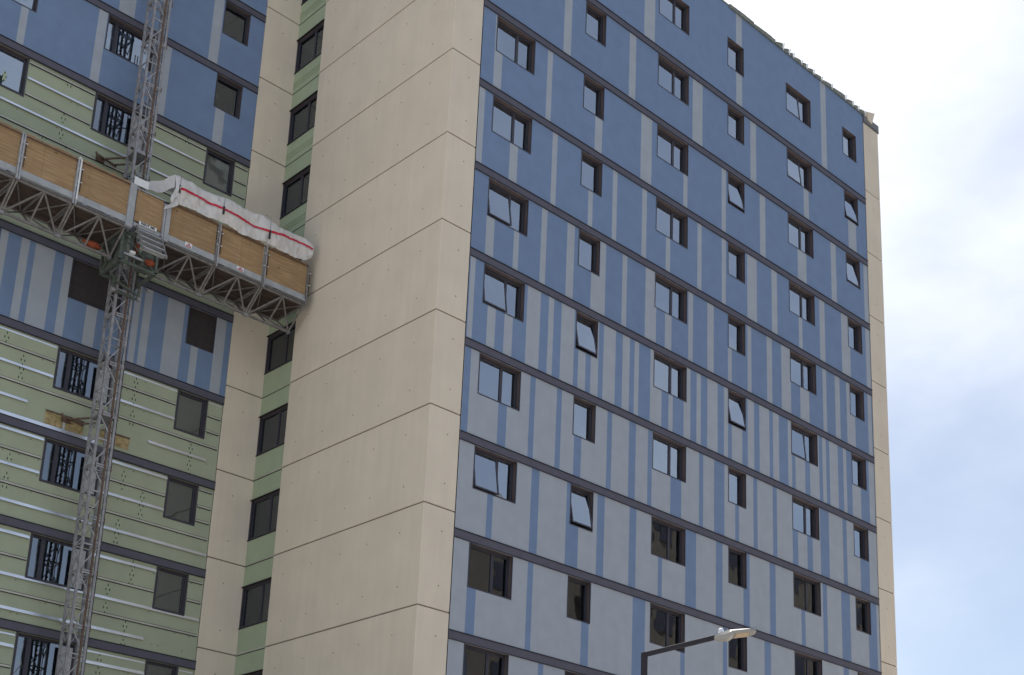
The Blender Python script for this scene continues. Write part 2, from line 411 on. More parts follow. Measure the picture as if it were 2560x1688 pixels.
STR_A = {
-1: ('b', [(6.974, 7.509), (11.889, 12.226), (17.117, 17.469)]),
0: ('b', [(3.286, 3.616), (6.285, 6.601), (9.491, 10.018), (12.686, 13.021), (15.884, 16.205), (18.786, 19.324)]),
1: ('b', [(0.51, 0.824), (2.648, 2.863), (4.784, 5.111), (6.915, 7.441), (9.04, 9.253), (11.06, 11.288), (13.202, 13.522), (15.438, 15.974), (17.56, 17.892), (19.753, 20.035)]),
2: ('b', [(0.018, 0.241), (1.288, 1.605), (2.985, 3.193), (4.579, 4.779), (5.652, 5.854), (7.025, 7.25), (8.195, 8.413), (9.782, 9.997), (11.066, 11.282), (12.456, 12.992), (13.844, 14.164), (15.439, 15.65), (16.732, 17.061), (18.124, 18.685), (19.738, 20.016)]),
3: ('b', [(0.545, 0.853), (1.603, 1.807), (2.67, 2.894), (3.737, 4.048), (4.798, 5.425), (6.174, 6.388), (7.247, 7.773), (8.203, 8.515), (9.344, 9.574), (10.309, 10.643), (11.39, 11.589), (12.448, 12.663), (13.526, 13.822), (14.356, 14.902), (15.45, 15.988), (16.84, 17.065), (17.608, 17.912), (18.34, 18.876), (19.74, 19.984)]),
4: ('b', [(0.057, 0.236), (0.758, 1.063), (1.397, 1.714), (2.237, 2.762), (3.091, 3.303), (3.617, 4.167), (4.358, 4.674), (4.89, 5.213), (5.42, 5.951), (6.264, 6.584), (6.803, 7.005), (7.54, 8.08), (8.413, 8.618), (9.142, 9.473), (9.778, 9.994), (10.319, 10.848), (11.176, 11.386), (11.585, 12.138), (12.434, 12.782), (13.074, 13.627), (13.827, 14.166), (14.681, 14.897), (15.098, 15.662), (15.952, 16.513), (16.727, 16.946), (17.161, 17.679), (18.015, 18.216), (18.561, 19.109), (19.669, 20.014)]),
5: ('l', [(0.03, 0.256), (1.328, 1.644), (2.487, 2.691), (3.543, 3.748), (4.292, 4.595), (5.664, 5.872), (6.624, 6.928), (7.479, 7.674), (8.542, 9.063), (9.92, 10.126), (10.672, 11.196), (11.748, 11.949), (12.712, 12.929), (13.768, 13.999), (14.866, 15.178), (15.711, 16.03), (16.491, 17.02), (17.874, 18.116), (18.941, 19.525)]),
6: ('l', [(1.088, 1.301), (2.679, 2.983), (4.072, 4.579), (5.337, 5.641), (6.711, 7.017), (8.013, 8.201), (9.281, 9.794), (10.762, 11.099), (12.16, 12.487), (13.56, 13.88), (15.298, 15.519), (16.561, 16.817), (17.671, 18.209), (19.334, 19.879)]),
7: ('l', [(0.541, 0.859), (2.676, 2.883), (4.807, 5.11), (6.923, 7.476), (9.08, 9.279), (11.112, 11.325), (13.243, 13.586), (17.711, 18.026)]),
8: ('l', [(3.2, 3.4), (6.3, 6.6), (12.9, 13.2), (17.3, 17.6)]),
9: ('l', [(3.9, 4.1), (10.1, 10.6)]), 10: ('l', [(2.5, 2.8), (9.7, 10.2)])}
WIN_A = [(0.55, 2.12), (4.22, 5.16), (7.69, 9.28), (11.39, 12.33), (14.87, 16.44), (18.56, 19.50)]
TILT = {(0, 3): 9, (0, 4): 8, (0, 6): 9, (1, 4): 11, (1, 6): 11, (3, 1): 10, (3, 4): 11, (4, -1): 6, (4, 0): 7, (4, 4): 6, (5, 0): 10, (5, 1): 8}
COVER = {(0, 3): ('shade', 0.45), (2, 3): ('shade', 0.4), (0, 7): ('curtain', 0.32), (2, 6): ('curtain', 0.30), (2, 7): ('curtain', 0.28), (3, 6): ('tan', 0.97),
         (3, 7): ('tan', 0.98), (1, 7): ('shade', 0.9), (4, 6): ('shade', 0.96), (5, 6): ('tan', 0.9), (4, 7): ('curtain', 0.3), (0, 8): ('shade', 0.15)}
BH = 0.125
WT, WBm = -0.135, -1.365
for r in range(-1, 11):
    zt = ZB(r - 1) - BH if r > -1 else ROOF
    zb = ZB(r) + BH
    w1 = ZB(r - 1) + WT; w0 = ZB(r - 1) + WBm
    if r == -1: w1 = ZB(-2) - 0.045; w0 = ZB(-2) - 1.275
    base, st = STR_A[r]
    wins = WIN_A[2:] if r == -1 else WIN_A
    bm_, am_ = ('blue', 'light') if base == 'b' else ('light', 'blue')
    wall_row('cladding_panel', mapA, 0.02, XL, zb, zt, bm_, am_, st, WIN_A, w0, w1)
    for ci, (a, c) in enumerate(WIN_A):
        if r == -1 and ci < 1: pass
        gl = 'glass'
        if r >= 8 : gl = 'glass_dim'
        if (ci, r) in ((0, 7), (1, 7), (2, 6), (2, 7), (3, 6), (3, 7), (4, 6), (4, 7), (5, 6), (5, 7)): gl = 'glass_dim'
        window(mapA, a, c, w0, w1, split=0.615 if ci in (0, 2, 4) else None, tilt=TILT.get((ci, r), 0), glass=gl, cover=COVER.get((ci, r)))
def band(mp, s0, s1, k):
    b = MB(); z = ZB(k)
    b.box(s0, s1, -0.022, 0.05, z - BH, z + BH, 'band', mp)
    b.box(s0, s1, -0.045, -0.0225, z + BH - 0.018, z + BH, 'seam', mp)
    b.box(s0, s1, -0.040, -0.0225, z - BH, z - BH + 0.014, 'seam', mp)
    return b.build('floor_band', tower)
for k in range(-1, 11):
    band(mapA, 0.005, XL, k)
for k in range(-2, 11):
    band(mapB, -17.0, XP - 0.012, k)

# ---- concrete
def joint_z(k): return ZB(k) + CJ
holes_big = [(-0.0, 0)]
def add_hole(b, P, n, r=0.022):
    n = Vector(n); u = Vector((0, 0, 1)); s = n.cross(u); P = Vector(P) + n * 0.003
    b.face([P + s * r * math.cos(t) + u * r * math.sin(t) for t in [2 * math.pi * i / 8 for i in range(8)]], 'joint')
GAP = 0.018
def conc_piece(k, poly, name='concrete_panel', holes=()):
    z1 = joint_z(k) - GAP; z0 = joint_z(k + 1) + GAP
    b = MB(); b.prism(poly, z0, z1, 'conc')
    for P, n in holes: add_hole(b, (P[0], P[1], z0 + P[2]), n)
    return b.build(name, tower, bevel=0.010)
for k in range(-2, 10):
    hs = []
    for yy in (0.9, 2.3, 3.5, 4.9, 6.2):
        for zz in (0.62, 2.05):
            hs.append(((XC, yy + random.uniform(-0.06, 0.06), zz + random.uniform(-0.04, 0.04)), (-1, 0, 0)))
    for zz in (0.62, 2.05): hs.append(((-0.42, -0.014, zz + random.uniform(-0.04, 0.04)), (0, -1, 0)))
    conc_piece(k, [(XC, YD1), (XC, -0.014), (-0.012, -0.014), (-0.012, 0.3), (-0.72, 0.3), (-0.72, YD1)], holes=hs)
    hs = []
    for zz in (0.62, 2.05): hs.append(((-1.66 + random.uniform(-.05, .05), YB - 0.016, zz), (0, -1, 0)))
    conc_piece(k, [(XP, YB + 0.4), (XP, YB - 0.016), (XS + 0.18, YB - 0.016), (XS + 0.18, YB + 0.4)], holes=hs)
    hs = [((20.55, -0.026, zz), (0, -1, 0)) for zz in (0.62, 2.05)]
    if k > -2: conc_piece(k, [(XL + 0.02, 5.0), (XL + 0.02, -0.026), (XR, -0.026), (XR, 5.0)], holes=hs)
# short top panels under the coping
b = MB(); b.prism([(XL + 0.02, 5.0), (XL + 0.02, -0.026), (XR, -0.026), (XR, 5.0)], joint_z(-1) + GAP, G + 6.38, 'conc'); b.build('concrete_panel', tower, bevel=0.01)
b = MB(); b.prism([(XC, YD1), (XC, -0.014), (-0.012, -0.014), (-0.012, 0.3), (-0.72, 0.3), (-0.72, YD1)], joint_z(-2) + GAP, ROOF, 'conc'); b.build('concrete_panel', tower, bevel=0.01)
b = MB(); b.prism([(XP, YB + 0.4), (XP, YB - 0.016), (XS + 0.18, YB - 0.016), (XS + 0.18, YB + 0.4)], joint_z(-2) + GAP, ROOF, 'conc'); b.build('concrete_panel', tower, bevel=0.01)
# dark cores behind the joints
for q in ((XC + 0.02, -0.03, 0.006, 0.28, 0, ROOF - 0.1), (XC + 0.02, -0.74, 0.281, YD1 - 0.02, 0, ROOF - 0.1), (XP + 0.02, XS + 0.16, YB + 0.004, YB + 0.38, 0, ROOF - 0.1), (XL + 0.04, XR - 0.02, -0.006, 4.98, 0, G + 6.3)):
    b = MB(); b.box(*q, 'joint'); b.build('joint_core', tower)
for q in ((-0.012, 0.02, 0.03, 0.06, 0, ROOF), (XP - 0.012, XP, YB + 0.03, YB + 0.06, 0, ROOF), (XL, XL + 0.02, 0.0, 0.04, 0, ROOF - 0.4)):
    b = MB(); b.box(*q, 'seam'); b.build('corner_seam', tower)

# ---- stair slot: green panels and bronze windows on the flank
SY0, SY1 = YD1, YB - 0.016
for r in range(-1, 10):
    w1 = ZB(r - 1) - 0.12; w0 = ZB(r - 1) - 1.40
    nxt = ZB(r) - 0.12
    b = MB()
    quad(b, mapS, -SY1, -SY0, nxt, w0, 'green2')
    zj = joint_z(r)
    b.box(-SY1, -SY0, -0.012, 0.0, zj - 0.022, zj - 0.008, 'seam', mapS)
    if r >= 5:
        b.box(-SY1, -SY0 - 0.03, -0.03, -0.0125, zj - 0.006, zj + 0.040, 'dull', mapS)
    if r <= 3:
        for dz in (0.22, 0.31, 0.40):
            b.box(-SY1, -SY0, -0.014, 0.0, zj + dz, zj + dz + 0.020, 'green2', mapS)
    b.box(-SY1, -SY0, -0.025, 0.0, w0 - 0.012, w0 + 0.018, 'seam', mapS)
    b.box(-SY1 - 0.05, -SY0, -0.06, 0.0, nxt - 0.006, nxt + 0.016, 'seam', mapS)
    b.build('stair_panel', tower)
    window(mapS, -SY1 + 0.01, -SY0 - 0.03, w0 + 0.02, w1 - 0.008, split=0.64, glass='glass_brown', depth=0.10, cover=('shade', 0.97) if r in (0, 2, 5, 6, 7) else None)
b = MB(); b.box(XS + 0.01, XS + 0.04, SY0 - 0.02, SY0 + 0.01, 0, ROOF, 'seam'); b.build('corner_seam', tower)

# ---- facade beyond (B)
STR_B = {-1: [(-9.6, -9.3), (-5.1, -4.7)], 0: [(-7.249, -6.74), (-4.176, -3.841), (-11.4, -11.1)], 1: [(-7.827, -7.551), (-10.061, -9.847), (-5.656, -5.403), (-3.716, -3.382)],
         4: [(-10.4, -9.9), (-9.60, -9.40), (-9.023, -8.793), (-8.619, -8.051), (-7.762, -7.52), (-6.942, -6.611), (-5.546, -5.35), (-5.24, -4.997), (-4.504, -3.932), (-3.596, -3.363), (-2.839, -2.502)]}
WIN_B = [(-3.80, -2.85), (-7.53, -5.95), (-10.60, -9.63), (-14.30, -12.72)]
DS = 0.035
GIRTS = {2: [(0.24, 't'), (0.77, 'b'), (1.26, 't'), (1.78, 'b'), (2.29, 't')], 3: [(0.5, 't'), (1.0, 'b'), (1.6, 't'), (2.1, 'b')],
         5: [(0.205, 'w'), (0.62, 't'), (1.11, 'b'), (1.58, 't'), (2.06, 'b')],
         6: [(0.235, 'b'), (0.75, 't'), (1.20, 'b'), (1.70, 't'), (2.20, 'b')],
         7: [(0.30, 'b'), (0.89, 't'), (1.43, 'b'), (1.87, 't'), (2.33, 'b')],
         8: [(0.23, 'w'), (0.55, 'b'), (1.08, 't'), (1.55, 'b'), (2.1, 't')]}
CLIPS = {2: [(-8.37, .2, .42), (-8.39, 1.32, 2.14), (-4.51, .14, .40), (-10.2, .9, 1.2), (-8.9, 2.35, 2.5)], 5: [(-9.01, .26, .56), (-8.48, .75, 1.57), (-5.17, .24, 1.07), (-5.15, 1.27, 1.67), (-3.21, 1.67, 2.6)],
         6: [(-8.44, .88, 1.17), (-8.45, 1.42, 1.90), (-5.18, .38, 1.01), (-4.54, .84, 1.73), (-5.17, 1.84, 2.5)],
         7: [(-4.57, .16, .83), (-5.22, 1.0, 1.84), (-4.58, 1.92, 2.57), (-8.3, 1.0, 1.02)], 8: [(-5.2, .25, .41), (-5.2, .61, .81)]}
def girt(x0, x1, z, kind):
    b = MB(); y = DS
    if kind == 'b':
        b.box(x0, x1, y - 0.012, y - 0.002, z + 0.026, z + 0.066, 'bright', mapB)
        b.box(x0, x1, y - 0.052, y - 0.0125, z + 0.018, z + 0.024, 'frame', mapB)
        b.box(x0, x1, y - 0.060, y - 0.0525, z - 0.028, z + 0.024, 'bright', mapB)
    elif kind == 'w':
        b.box(x0, x1, y - 0.02, y - 0.002, z - 0.022, z + 0.022, 'bright', mapB)
    else:
        b.box(x0, x1, y - 0.012, y - 0.002, z + 0.0265, z + 0.044, 'seam', mapB)
        b.box(x0, x1, y - 0.030, y - 0.002, z - 0.026, z + 0.026, 'dull', mapB)
        b.box(x0, x1, y - 0.034, y - 0.002, z - 0.044, z - 0.0265, 'seam', mapB)
    return b.build('wall_girt', tower)
rnd = random.Random(3)
def clips(b, r):
    for (x, a, c) in CLIPS.get(r, []):
        z = a; i = 0
        b.box(x - 0.045, x + 0.045, DS - 0.006, DS - 0.001, ZB(r - 1) - c, ZB(r - 1) - a, 'green2', mapB)
        while z < c:
            for sx in ((-0.05, 0.05) if i % 2 else (0.0,)):
                b.box(x + sx - 0.012, x + sx + 0.012, DS - 0.012, DS - 0.0065, ZB(r - 1) - z - 0.06, ZB(r - 1) - z, 'seam', mapB)
            z += 0.13; i += 1
    if r in GIRTS:
        for j in range(22):
            x = rnd.uniform(-10, -2.5); z = rnd.choice([g for g, _ in GIRTS[r]]) + 0.07
            if any(p - 0.1 < x < q + 0.1 for p, q in WIN_B) and z < 1.45: continue
            b.box(x, x + 0.03, DS - 0.006, DS - 0.001, ZB(r - 1) - z - 0.02, ZB(r - 1) - z, 'seam', mapB)
for r in range(-1, 11):
    zt = ZB(r - 1) - BH if r > -1 else ROOF
    zb = ZB(r) + BH
    w1 = ZB(r - 1) + WT; w0 = ZB(r - 1) + WBm
    clad = r in (-1, 0, 1, 4)
    if clad:
        wall_row('cladding_panel', mapB, -17.0, XP - 0.012, zb, zt, 'blue', 'light', STR_B.get(r, []), WIN_B, w0, w1)
        dd = 0.0
    else:
        wall_row('sheathing_board', mapB, -17.0, XP - 0.012, zb, zt, 'green', 'green', [], WIN_B, w0, w1, d=DS, extra=lambda b, r=r: clips(b, r))
        dd = DS
    for ci, (a, c) in enumerate(WIN_B):
        if ci == 3 and r > 2: continue
        gl = 'glass'
        cov = None
        if r == 4: gl = 'glass_dark'
        elif ci == 0: gl = 'glass_dim'; cov = ('shade', 0.95)
        if ci == 1 and r in (2, 5, 6, 7, 8): gl = 'glass_b'
        c2 = c - 0.42 if ci == 1 else c
        w = window(mapB, a, c, w0, w1, split=None if ci in (0, 2) else 0.235, glass=gl, depth=0.20 if clad else 0.14, d0=dd, cover=cov, rim=0.0 if clad else 0.035)
        if r == 4:
            q = MB(); q.box(a + 0.01, c - 0.01, 0.05, 0.06, w0 + 0.02, w1 - 0.01, 'mesh', mapB); q.build('dust_screen', w)
        if ci == 1 and not clad:
            p = MB(); p.box(-6.36, -5.99, dd - 0.03, dd - 0.015, w0 + 0.02, w1 - 0.12, 'toe', mapB); p.build('infill_sheet', tower)
    if not clad and r <= 8 and r != 3:
        for gz, kd in GIRTS[r]:
            z = ZB(r - 1) - gz
            segs = [(-17.0, XP - 0.06)]
            if gz < 1.42:
                segs = [(-17.0, -14.36), (-12.66, -10.66), (-9.57, -7.60), (-5.89, -3.86), (-2.79, XP - 0.06)]
                segs = segs[1:]
            if r == 5 and abs(gz - 2.06) < .01: segs = [(-13.0, -8.20), (-4.6, XP - 0.4)]
            if r == 7 and kd == 'b' and gz > 2: segs = [(-13, -4.0)]
            for a, c in segs:
                girt(a, c, z, kd if not (kd == 'b' and a > -3.5) else 't')
# bright flashing and open insulation on the fifth stripped floor
b = MB(); b.box(-13, -6.15, DS - 0.05, DS - 0.002, ZB(5) + BH + 0.0, ZB(5) + BH + 0.11, 'bright', mapB); b.build('flashing', tower)
def insul(x0, x1, zt, zb):
    b = MB(); nx, nz = 14, 8
    for i in range(nx):
        for j in range(nz):
            P = []
            for (u, v) in ((i, j), (i + 1, j), (i + 1, j + 1), (i, j + 1)):
                x = x0 + (x1 - x0) * u / nx; z = zb + (zt - zb) * v / nz
                if u in (0, nx): x += 0.03 * noise.noise(Vector((z * 9, u, 3)))
                if v in (0, nz): z += 0.03 * noise.noise(Vector((x * 9, v, 8)))
                d = DS - 0.004 - 0.02 * (0.5 + noise.noise(Vector((x * 6, z * 6, 2))))
                P.append(mapB(x, d, z))
            b.face(P, 'ins')
    b.box(x0 - 0.02, x1 + 0.02, DS - 0.03, DS - 0.005, zt, zt + 0.03, 'green', mapB)
    b.box(x0, x1, DS - 0.034, DS - 0.0305, zt - 0.05, zt - 0.005, 'rust', mapB)
    b.build('exposed_insulation', tower, recalc=True)
insul(-7.66, -6.55, ZB(4) - 2.08, ZB(4) - 2.50)
insul(-6.05, -5.15, ZB(4) - 2.12, ZB(4) - 2.50)
b = MB(); b.box(-7.15, -7.09, DS - 0.055, DS - 0.035, ZB(4) - 2.56, ZB(4) - 2.12, 'galv', mapB); b.build('metal_stud', tower)

# ---- bodies, roof, coping
b = MB()
b.box(-0.70, XL + 0.02, 1.25, 15.0, 0, ROOF - 0.3, 'conc'); b.box(-17, XS + 0.9, YB + 1.3, 15.0, 0, ROOF - 0.3, 'conc')
b.build('core_wall', tower)
b = MB(); b.box(0.02, XL, 0.05, 15.0, ROOF - 0.30, ROOF - 0.02, 'cap'); b.box(XC + 0.05, 0.0, 0.35, 15.0, ROOF - 0.30, ROOF - 0.02, 'cap'); b.box(-17, XC, YB + 0.42, 15.0, ROOF - 0.30, ROOF - 0.02, 'cap')
b.build('roof', tower)
b = MB(); b.box(-0.0, XL, -0.03, 0.30, ROOF + 0.001, ROOF + 0.035, 'membrane'); b.box(XC - 0.02, -0.001, -0.03, YD1, ROOF + 0.001, ROOF + 0.06, 'cap')
b.build('coping', tower)
rf = random.Random(11)
xs = [11.45, 12.9, 14.20, 14.66, 15.04, 15.30, 15.82, 16.17, 16.60, 17.14, 17.82, 18.76, 19.28, 19.66, 20.12]
for i, (a, c) in enumerate(zip(xs, xs[1:])):
    b = MB()
    big = 0.11 if i in (2, 3) else 0.05
    l0 = rf.uniform(-0.03, 0.01); l1 = big + rf.uniform(-0.01, 0.05)
    if i < 2: l0, l1 = 0.03, 0.05
    n = 6
    for j in range(n):
        u0, u1 = j / n, (j + 1) / n
        x0 = a + 0.02 + (c - a - 0.05) * u0; x1 = a + 0.02 + (c - a - 0.05) * u1
        z0 = ROOF + 0.03 + l0 + (l1 - l0) * u0 + rf.uniform(-.008, .008); z1 = ROOF + 0.03 + l0 + (l1 - l0) * u1
        yb = -0.05 - 0.02 * math.sin(u0 * 3)
        b.hexa([(x0, yb, ROOF - 0.07), (x1, yb, ROOF - 0.07), (x1, 0.2, ROOF + 0.04), (x0, 0.2, ROOF + 0.04), (x0, yb - 0.02, z0), (x1, yb - 0.02, z1), (x1, 0.2, z1 + 0.02), (x0, 0.2, z0 + 0.02)], 'membrane')
    b.build('membrane_flap', tower)
    if i >= 2:
        k = MB(); k.bar((c - 0.03, -0.095, ROOF - 0.11), (c + 0.02, -0.10, ROOF + l1 + 0.05), 0.04, 'white', 0.02); k.build('membrane_clip', tower)
b = MB(); b.box(XL + 0.02, XR + 0.03, -0.06, 5.03, G + 6.381, G + 6.74, 'cap'); b.box(XL + 0.015, XR + 0.035, -0.068, -0.0605, G + 6.40, G + 6.43, 'seam'); b.build('coping', tower, bevel=0.01)
b = MB(); b.hexa([(20.32, -0.10, G + 6.60), (20.58, -0.10, G + 6.55), (20.58, 0.3, G + 6.60), (20.32, 0.3, G + 6.6), (20.16, -0.16, G + 6.88), (20.70, -0.16, G + 7.07), (20.70, 0.3, G + 7.1), (20.16, 0.3, G + 6.95)], 'conc'); b.build('loose_flashing', tower)
b = MB(); b.tube([(20.85, 0.2, G + 6.7), (20.86, 0.2, G + 7.12)], 0.008, 'steel'); b.build('roof_rod', tower)

# ---------------------------------------------------------------- mast of the climbing platform
MX, MY, MW = -6.45, 7.48, 0.46
mast = empty('mast_tower', (MX, MY, 0), 'slender grey square lattice mast passing up through the work platform', 'mast')
def mast_section(z0):
    b = MB(); h = MW / 2; c = [(MX - h, MY - h), (MX + h, MY - h), (MX + h, MY + h), (MX - h, MY + h)]
    for (x, y) in c:
        b.bar((x, y, z0), (x, y, z0 + 1.496), 0.066, 'steel')
    for i in range(4):
        (x0, y0), (x1, y1) = c[i], c[(i + 1) % 4]
        for zz in (0.03, 0.75, 1.465):
            b.bar((x0, y0, z0 + zz), (x1, y1, z0 + zz), 0.032, 'steel_l')
        if i % 2 == 0:
            b.bar((x0, y0, z0 + 0.05), (x1, y1, z0 + 0.73), 0.026, 'steel_l'); b.bar((x1, y1, z0 + 0.77), (x0, y0, z0 + 1.45), 0.026, 'steel_l')
        else:
            mx_, my_ = (x0 + x1) / 2, (y0 + y1) / 2
            b.bar((x0, y0, z0 + 0.05), (mx_, my_, z0 + 0.40), 0.024, 'steel'); b.bar((mx_, my_, z0 + 0.40), (x1, y1, z0 + 0.05), 0.024, 'steel')
            b.bar((x0, y0, z0 + 1.44), (mx_, my_, z0 + 1.08), 0.024, 'steel'); b.bar((mx_, my_, z0 + 1.08), (x1, y1, z0 + 1.44), 0.024, 'steel')
    # joint lugs
    for (x, y) in c:
        b.box(x - 0.045, x + 0.045, y - 0.045, y + 0.045, z0 + 1.455, z0 + 1.496, 'steel')
        b.tube([(x + 0.05, y - 0.05, z0 + 1.40), (x + 0.05, y - 0.05, z0 + 1.55)], 0.014, 'rust', 6)
    # toothed rack on the front
    b.bar((MX + 0.10, MY - h - 0.02, z0), (MX + 0.10, MY - h - 0.02, z0 + 1.498), 0.05, 'rust', 0.04)
    for j in range(12):
        b.box(MX + 0.128, MX + 0.15, MY - h - 0.035, MY - h - 0.005, z0 + 0.03 + j * 0.125, z0 + 0.09 + j * 0.125, 'steel')
    return b.build('mast_section', mast)
for i in range(25): mast_section(0.3 + i * 1.5)
b = MB(); b.box(MX - 0.6, MX + 0.6, MY - 0.6, MY + 0.6, 0.0, 0.3, 'steel'); b.build('base_frame', mast)
def tie(z, x1):
    b = MB()
    b.bar((MX - 0.23, MY + 0.23, z), (x1, YB - 0.03, z + 0.04), 0.045, 'rust')
    b.bar((MX + 0.20, MY + 0.23, z), (x1 + 0.35, YB - 0.03, z + 0.02), 0.04, 'rust')
    b.bar((x1 - 0.22, YB - 0.16, z + 0.06), (x1 + 0.45, YB - 0.10, z - 0.02), 0.05, 'rust')
    b.box(x1 - 0.16, x1 + 0.10, YB - 0.06, YB - 0.012, z - 0.06, z + 0.09, 'rust')
    b.tube([(x1 - 0.24, YB - 0.18, z + 0.10), (x1 - 0.12, YB - 0.18, z - 0.05)], 0.03, 'rust', 8)
    b.box(MX - 0.27, MX + 0.27, MY - 0.27, MY + 0.27, z - 0.03, z + 0.03, 'steel')
    b.build('wall_tie', mast)
tie(G - 5.02, -7.15); tie(G - 13.24, -7.05)
b = MB()
for x, m_, r_ in ((-6.18, 'steel_l', 0.018), (-6.10, 'steel', 0.016)):
    b.tube([(x, YB - 0.45, G - 6.2), (x, YB - 0.45, G - 0.4)], r_, m_, 6)
for zz in (-1.2, -3.0, -4.8): b.bar((-6.40, MY + 0.2, G + zz), (-6.08, YB - 0.45, G + zz), 0.03, 'steel')
b.build('guide_pipe', mast)
b = MB(); b.tube([(MX + 0.30, MY - 0.2 + 0.01 * math.sin(z * 1.3), G - 9 - z) for z in range(0, 20)], 0.014, 'black', 6); b.build('power_cable', mast)

# ---------------------------------------------------------------- work platform
ZD = G - 8.17; YF = 5.98; YK = 7.52; YM = 6.76; ZT = G - 8.90
plat = empty('work_platform', (MX, YM, ZD), 'long mast climbing work platform with plywood guardrails and a triangular steel truss below', 'work platform')
nodesL = [-7.20, -8.755, -10.31, -11.865, -13.42]
nodesR = [-6.05, -4.45, -2.87, -1.33]
def truss(xa, xb):
    b = MB(); g = 0.035 if xa < xb else -0.035
    a, c = xa + g, xb - g; m = (a + c) / 2
    zt = ZD - 0.09
    for y in (YF + 0.05, YK - 0.05):
        b.bar((a, y, zt), (c, y, zt), 0.055, 'truss')
        for x in (a, c, m):
            b.bar((x, y, zt), (x, YM, ZT), 0.042, 'truss')
        b.bar((m, y, zt), (a, YM, ZT), 0.040, 'truss'); b.bar((m, y, zt), (c, YM, ZT), 0.040, 'truss')
    b.bar((a, YM, ZT), (c, YM, ZT), 0.060, 'truss')
    for x in (a, m, c): b.bar((x, YF + 0.05, zt - 0.002), (x, YK - 0.05, zt - 0.002), 0.045, 'truss')
    b.bar((a, YF + 0.05, zt - .01), (m, YK - 0.05, zt - .01), 0.03, 'truss'); b.bar((m, YK - 0.05, zt - .01), (c, YF + 0.05, zt - .01), 0.03, 'truss')
    for x in (a, c): b.box(x - 0.035, x + 0.035, YM - 0.05, YM + 0.05, ZT - 0.06, ZT + 0.05, 'steel')
    b.build('truss_section', plat)
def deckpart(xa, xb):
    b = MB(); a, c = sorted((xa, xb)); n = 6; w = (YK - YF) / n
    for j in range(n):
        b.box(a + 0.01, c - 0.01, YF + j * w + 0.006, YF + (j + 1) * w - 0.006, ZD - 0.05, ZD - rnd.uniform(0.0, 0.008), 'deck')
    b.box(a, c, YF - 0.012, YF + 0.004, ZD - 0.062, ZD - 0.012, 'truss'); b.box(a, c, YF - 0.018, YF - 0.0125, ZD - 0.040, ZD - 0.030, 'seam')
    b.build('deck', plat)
def ply(a, c, ztop=None, seam=None):
    b = MB(); n = 26; a, c = a + 0.055, c - 0.055
    y = YF + 0.012
    for j in range(n):
        x0 = a + (c - a) * j / n; x1 = a + (c - a) * (j + 1) / n
        t0 = G - 6.885 + 0.022 * noise.noise(Vector((x0 * 7, 1, 0))) + (0.02 if noise.noise(Vector((x0 * 2.3, 5, 0))) > 0 else 0)
        if ztop: t0 = ztop
        if seam and x0 < seam <= x1: x1 -= 0.006
        b.box(x0, x1, y, y + 0.018, ZD + 0.20 + 0.012 * noise.noise(Vector((x0 * 5, 9, 1))), t0, 'ply')
    return b.build('plywood_panel', plat)
def toe(a, c):
    b = MB(); b.box(a + 0.05, c - 0.05, YF - 0.012, YF + 0.010, ZD + 0.02, ZD + 0.205, 'toe'); b.build('toe_board', plat)
def rail(a, c):
    b = MB()
    b.tube([(a, YF - 0.03, G - 6.985), (c, YF - 0.03, G - 6.985)], 0.021, 'rust', 8)
    b.build('guard_rail', plat)
def post(x, m='steel_l', w=0.045):
    b = MB(); b.bar((x, YF - 0.035, ZD - 0.12), (x, YF - 0.035, G - 6.93), w, m)
    b.bar((x + 0.07, YF - 0.025, ZD + 0.30), (x + 0.07, YF - 0.025, ZD + 1.05), 0.018, 'rust', 0.03)
    for dz in (0.55, 0.95): b.box(x - 0.02, x + 0.10, YF - 0.055, YF - 0.04, ZD + dz, ZD + dz + 0.018, 'white')
    b.build('guard_post', plat)
for ns in (nodesL, nodesR):
    for a, c in zip(ns, ns[1:]):
        truss(a, c); deckpart(a, c)
        lo, hi = min(a, c), max(a, c)
        ply(lo, hi, seam=-9.7 if lo < -10 and hi > -10 else (lo + hi) / 2 if abs(lo + 4.45) < .02 else None); toe(lo, hi); rail(lo, hi)
for x in (-8.755, -10.31, -11.865): post(x - 0.03); post(x + 0.035)
for x in (-4.45, -2.87): post(x - 0.03, 'truss', 0.035); post(x + 0.03, 'steel_l', 0.035)
post(-1.36, 'truss', 0.04)
b = MB(); b.tube([(-8.80, YF - 0.07, G - 6.96), (-8.77, YF - 0.07, G - 6.90), (-8.72, YF - 0.07, G - 6.96), (-8.72, YF - 0.07, ZD + 0.02)], 0.024, 'white', 8); b.build('white_pipe', plat)
# mast bay
b = MB(); b.box(-7.27, -7.08, YF - 0.07, YF + 0.05, ZD - 0.09, G - 6.93, 'toe'); b.build('corner_column', plat, bevel=0.006)
b = MB(); b.box(-6.21, -6.155, YF - 0.06, YF + 0.03, ZD - 0.09, G - 7.10, 'steel_l'); b.box(-6.135, -6.00, YF - 0.05, YF + 0.06, ZD - 0.05, G - 7.10, 'toe')
b.build('corner_column', plat)
ply(-7.08, -6.16, ztop=G - 7.02)
b = MB(); b.box(-7.04, -6.16, YF - 0.012, YF + 0.010, ZD + 0.02, ZD + 0.13, 'toe'); b.build('toe_board', plat)
b = MB(); b.tube([(-7.08, YF - 0.02, G - 7.0), (-6.18, YF - 0.02, G - 7.0)], 0.02, 'toe', 8); b.build('guard_rail', plat)
b = MB(); b.box(-7.20, -6.77, YF - 0.085, YF - 0.072, G - 6.945, G - 6.715, 'white'); b.build('white_plate', plat)
b = MB(); b.box(-6.89, -6.36, YF - 0.045, YF - 0.035, G - 8.06, G - 7.955, 'white'); sg = b.build('sign', plat)
